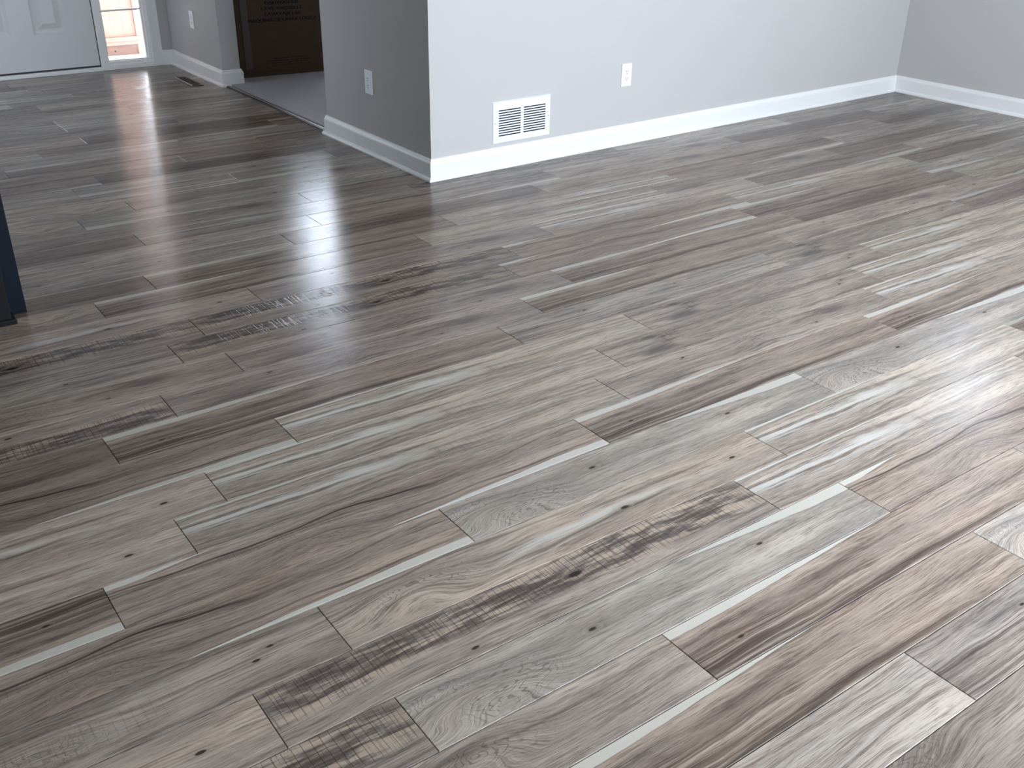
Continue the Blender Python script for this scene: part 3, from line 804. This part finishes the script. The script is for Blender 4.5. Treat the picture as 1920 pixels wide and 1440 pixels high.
# ------------------------------------------------------------------ floor register by the hall wall
rx0, rx1, ry0, ry1 = -0.1105*S, -0.0520*S, 1.992*S, 2.236*S
rg = tag(empty('floor_register', ((rx0+rx1)/2, (ry0+ry1)/2, 0)), 'brown metal floor register set in the planks beside the hall wall', 'vent')
hx, hy = (rx1-rx0)/2, (ry1-ry0)/2
bm = bmesh.new()
b_ = 0.011
for d in ((-hx, -hx+b_, -hy, hy), (hx-b_, hx, -hy, hy), (-hx+b_, hx-b_, -hy, -hy+b_), (-hx+b_, hx-b_, hy-b_, hy)):
    bx(bm, d[0], d[1], d[2], d[3], 0.0003, 0.0045, 0.0012)
mk('frame', bm, BRONZE, rg)
bm = bmesh.new(); bx(bm, -hx, -hx+0.005, -hy, hy, 0.0046, 0.0068, 0.0007); mk('edge_glint', bm, PLASTIC, rg)  # pale strip painting in the light caught on the bevel
bm = bmesh.new(); bx(bm, -hx+b_, hx-b_, -hy+b_, hy-b_, 0.0002, 0.0008); mk('duct_opening', bm, BLACK, rg)
nb = 18
sm = None
for i in range(nb):
    yy = -hy+b_+(2*hy-2*b_)*(i+0.5)/nb
    if sm is None:
        bm = bmesh.new(); bx(bm, -hx+b_, hx-b_, -0.0030, 0.0030, 0.0012, 0.0036); o = mk('slat', bm, BRONZE, rg); sm = o.data
    else:
        o = bpy.data.objects.new('slat', sm); COL.objects.link(o); o.parent = rg
    o.location = (0, yy, 0)

# ------------------------------------------------------------------ dishwasher carton
bA = Vector((0.1530*S, 2.0205*S)); bB = Vector((0.5760*S, 1.9870*S))
bdir = (bB-bA).normalized(); bang = math.atan2(bdir.y, bdir.x)
carton_o = tag(empty('cardboard_box', (bA.x, bA.y, 0.011), bang), 'brown dishwasher carton with black printing standing on the carpet', 'box')
BW, BD, BH = 0.70, 0.50, 0.90
bm = bmesh.new(); bx(bm, 0, BW, 0, BD, 0, BH, 0.004); mk('carton_body', bm, CARTON, carton_o)
bm = bmesh.new(); bx(bm, 0.034, BW-0.0001, -0.0035, -0.0003, 0.028, BH-0.01, 0.001); mk('outer_flap', bm, CARTON, carton_o)
bm = bmesh.new(); bx(bm, 0.0362, 0.082, -0.0042, -0.0036, 0.05, BH-0.02); mk('tape_strip', bm, TAPE, carton_o)
bm = bmesh.new(); bx(bm, 0, BW, -0.0060, -0.0004, 0.0, 0.022, 0.002); mk('base_flap', bm, CARTON, carton_o)
def text(s, xl, xr, zb, cap, bold=0.0016):
    cu = bpy.data.curves.new('printed_text', 'FONT'); cu.body = s; cu.size = 1.0; cu.offset = 0.0
    tmp = bpy.data.objects.new('tmp', cu); COL.objects.link(tmp)
    bpy.context.view_layer.update()
    dg = bpy.context.evaluated_depsgraph_get()
    me = bpy.data.meshes.new_from_object(tmp.evaluated_get(dg))
    bpy.data.objects.remove(tmp)
    xs_ = [v.co.x for v in me.vertices]; x0, x1 = min(xs_), max(xs_)
    capu = 0.73
    sx_, sz_ = (xr-xl)/(x1-x0), cap/capu
    bm = bmesh.new(); bm.from_mesh(me)
    bm2 = bmesh.new()
    for dx in (-bold, 0.0, bold):                    # two offset copies make the heavy face
        mp = {}
        for v in bm.verts: mp[v] = bm2.verts.new((xl+(v.co.x-x0)*sx_+dx, -0.0042 - (0.0001+0.04*dx), zb+v.co.y*sz_))
        for f in bm.faces:
            try: bm2.faces.new([mp[v] for v in f.verts])
            except ValueError: pass
    bm.free()
    me2 = bpy.data.meshes.new('printed_text'); bm2.to_mesh(me2); bm2.free(); me2.materials.append(INK)
    o = bpy.data.objects.new('printed_text', me2); COL.objects.link(o); o.parent = carton_o
    o['label'] = 'black printed lettering'
    return o
text('DISHWASHER', 0.203, 0.432, 0.4510, 0.0215)
text('LAVE-VAISSELLE', 0.1746, 0.458, 0.4160, 0.0215)
text('LAVAVAJILLAS', 0.1975, 0.4425, 0.3815, 0.0215)
text('MAQUINA DE LAVAR LOU\u00c7A', 0.081, 0.555, 0.3440, 0.0225)
bm = bmesh.new()                                    # small print, too fine to read in the photograph
r2 = random.Random(5)
for xl, xr, z in ((0.2345, 0.457, 0.1105), (0.190, 0.481, 0.0940), (0.169, 0.432, 0.0800), (0.215, 0.395, 0.0655)):
    x = xl
    while x < xr:
        wd = r2.uniform(0.004, 0.007); h = r2.uniform(0.0055, 0.0075)
        if r2.random() > 0.16: bx(bm, x, x+wd*0.7, -0.0041, -0.0038, z-h/2, z+h/2)
        x += wd
sp = mk('small_print', bm, INK, carton_o); sp['kind'] = 'stuff'

# ------------------------------------------------------------------ kitchen island at the left edge
isl = tag(empty('kitchen_island', (-1.9*S, -0.25*S, 0)), 'dark navy kitchen island end at the left edge of the picture', 'cabinet')
def ich(name, dims, mat, bev=0.0): return ch(box(name, dims, mat, None, bev), isl)
xp = -1.4370*S
ich('end_panel', (-1.4400*S, -1.3934*S, -0.3968*S, -0.02*S, 0.0, 0.88), NAVY, 0.0015)
ich('corner_post', (xp-0.075, xp, -0.4520*S, -0.3975*S, 0.0, 0.88), OLIVE, 0.002)
bm = bmesh.new()
bx(bm, xp-0.085, -1.4285*S, -0.4620*S, -0.4010*S, 0.0, 0.017, 0.003)
ch(mk('post_base', bm, OLIVE), isl)
ich('cabinet_body', (XL+0.62, xp-0.076, -0.4400*S, -0.02*S, 0.0, 0.88), NAVY)
for i in range(3):
    a = xp-0.09-(i+1)*0.50; b = a+0.47
    dr = ich('cabinet_door', (a, b, -0.4400*S-0.019, -0.4400*S-0.0005, 0.12, 0.70), NAVY, 0.002)
    dw = ich('drawer_front', (a, b, -0.4400*S-0.019, -0.4400*S-0.0005, 0.72, 0.86), NAVY, 0.002)
    for par, zc in ((dr, 0.64), (dw, 0.79)):
        bm = bmesh.new(); cyl(bm, ((a+b)/2, -0.4400*S-0.031, zc), 0.013, 0.024)
        k_ = mk('knob', bm, STEEL); k_.parent = par
ct = tag(box('countertop', (XL+0.60, -1.36*S, -0.49*S, 0.02*S, 0.881, 0.915), STONE, None, 0.004), 'grey stone worktop on the navy island', 'countertop')
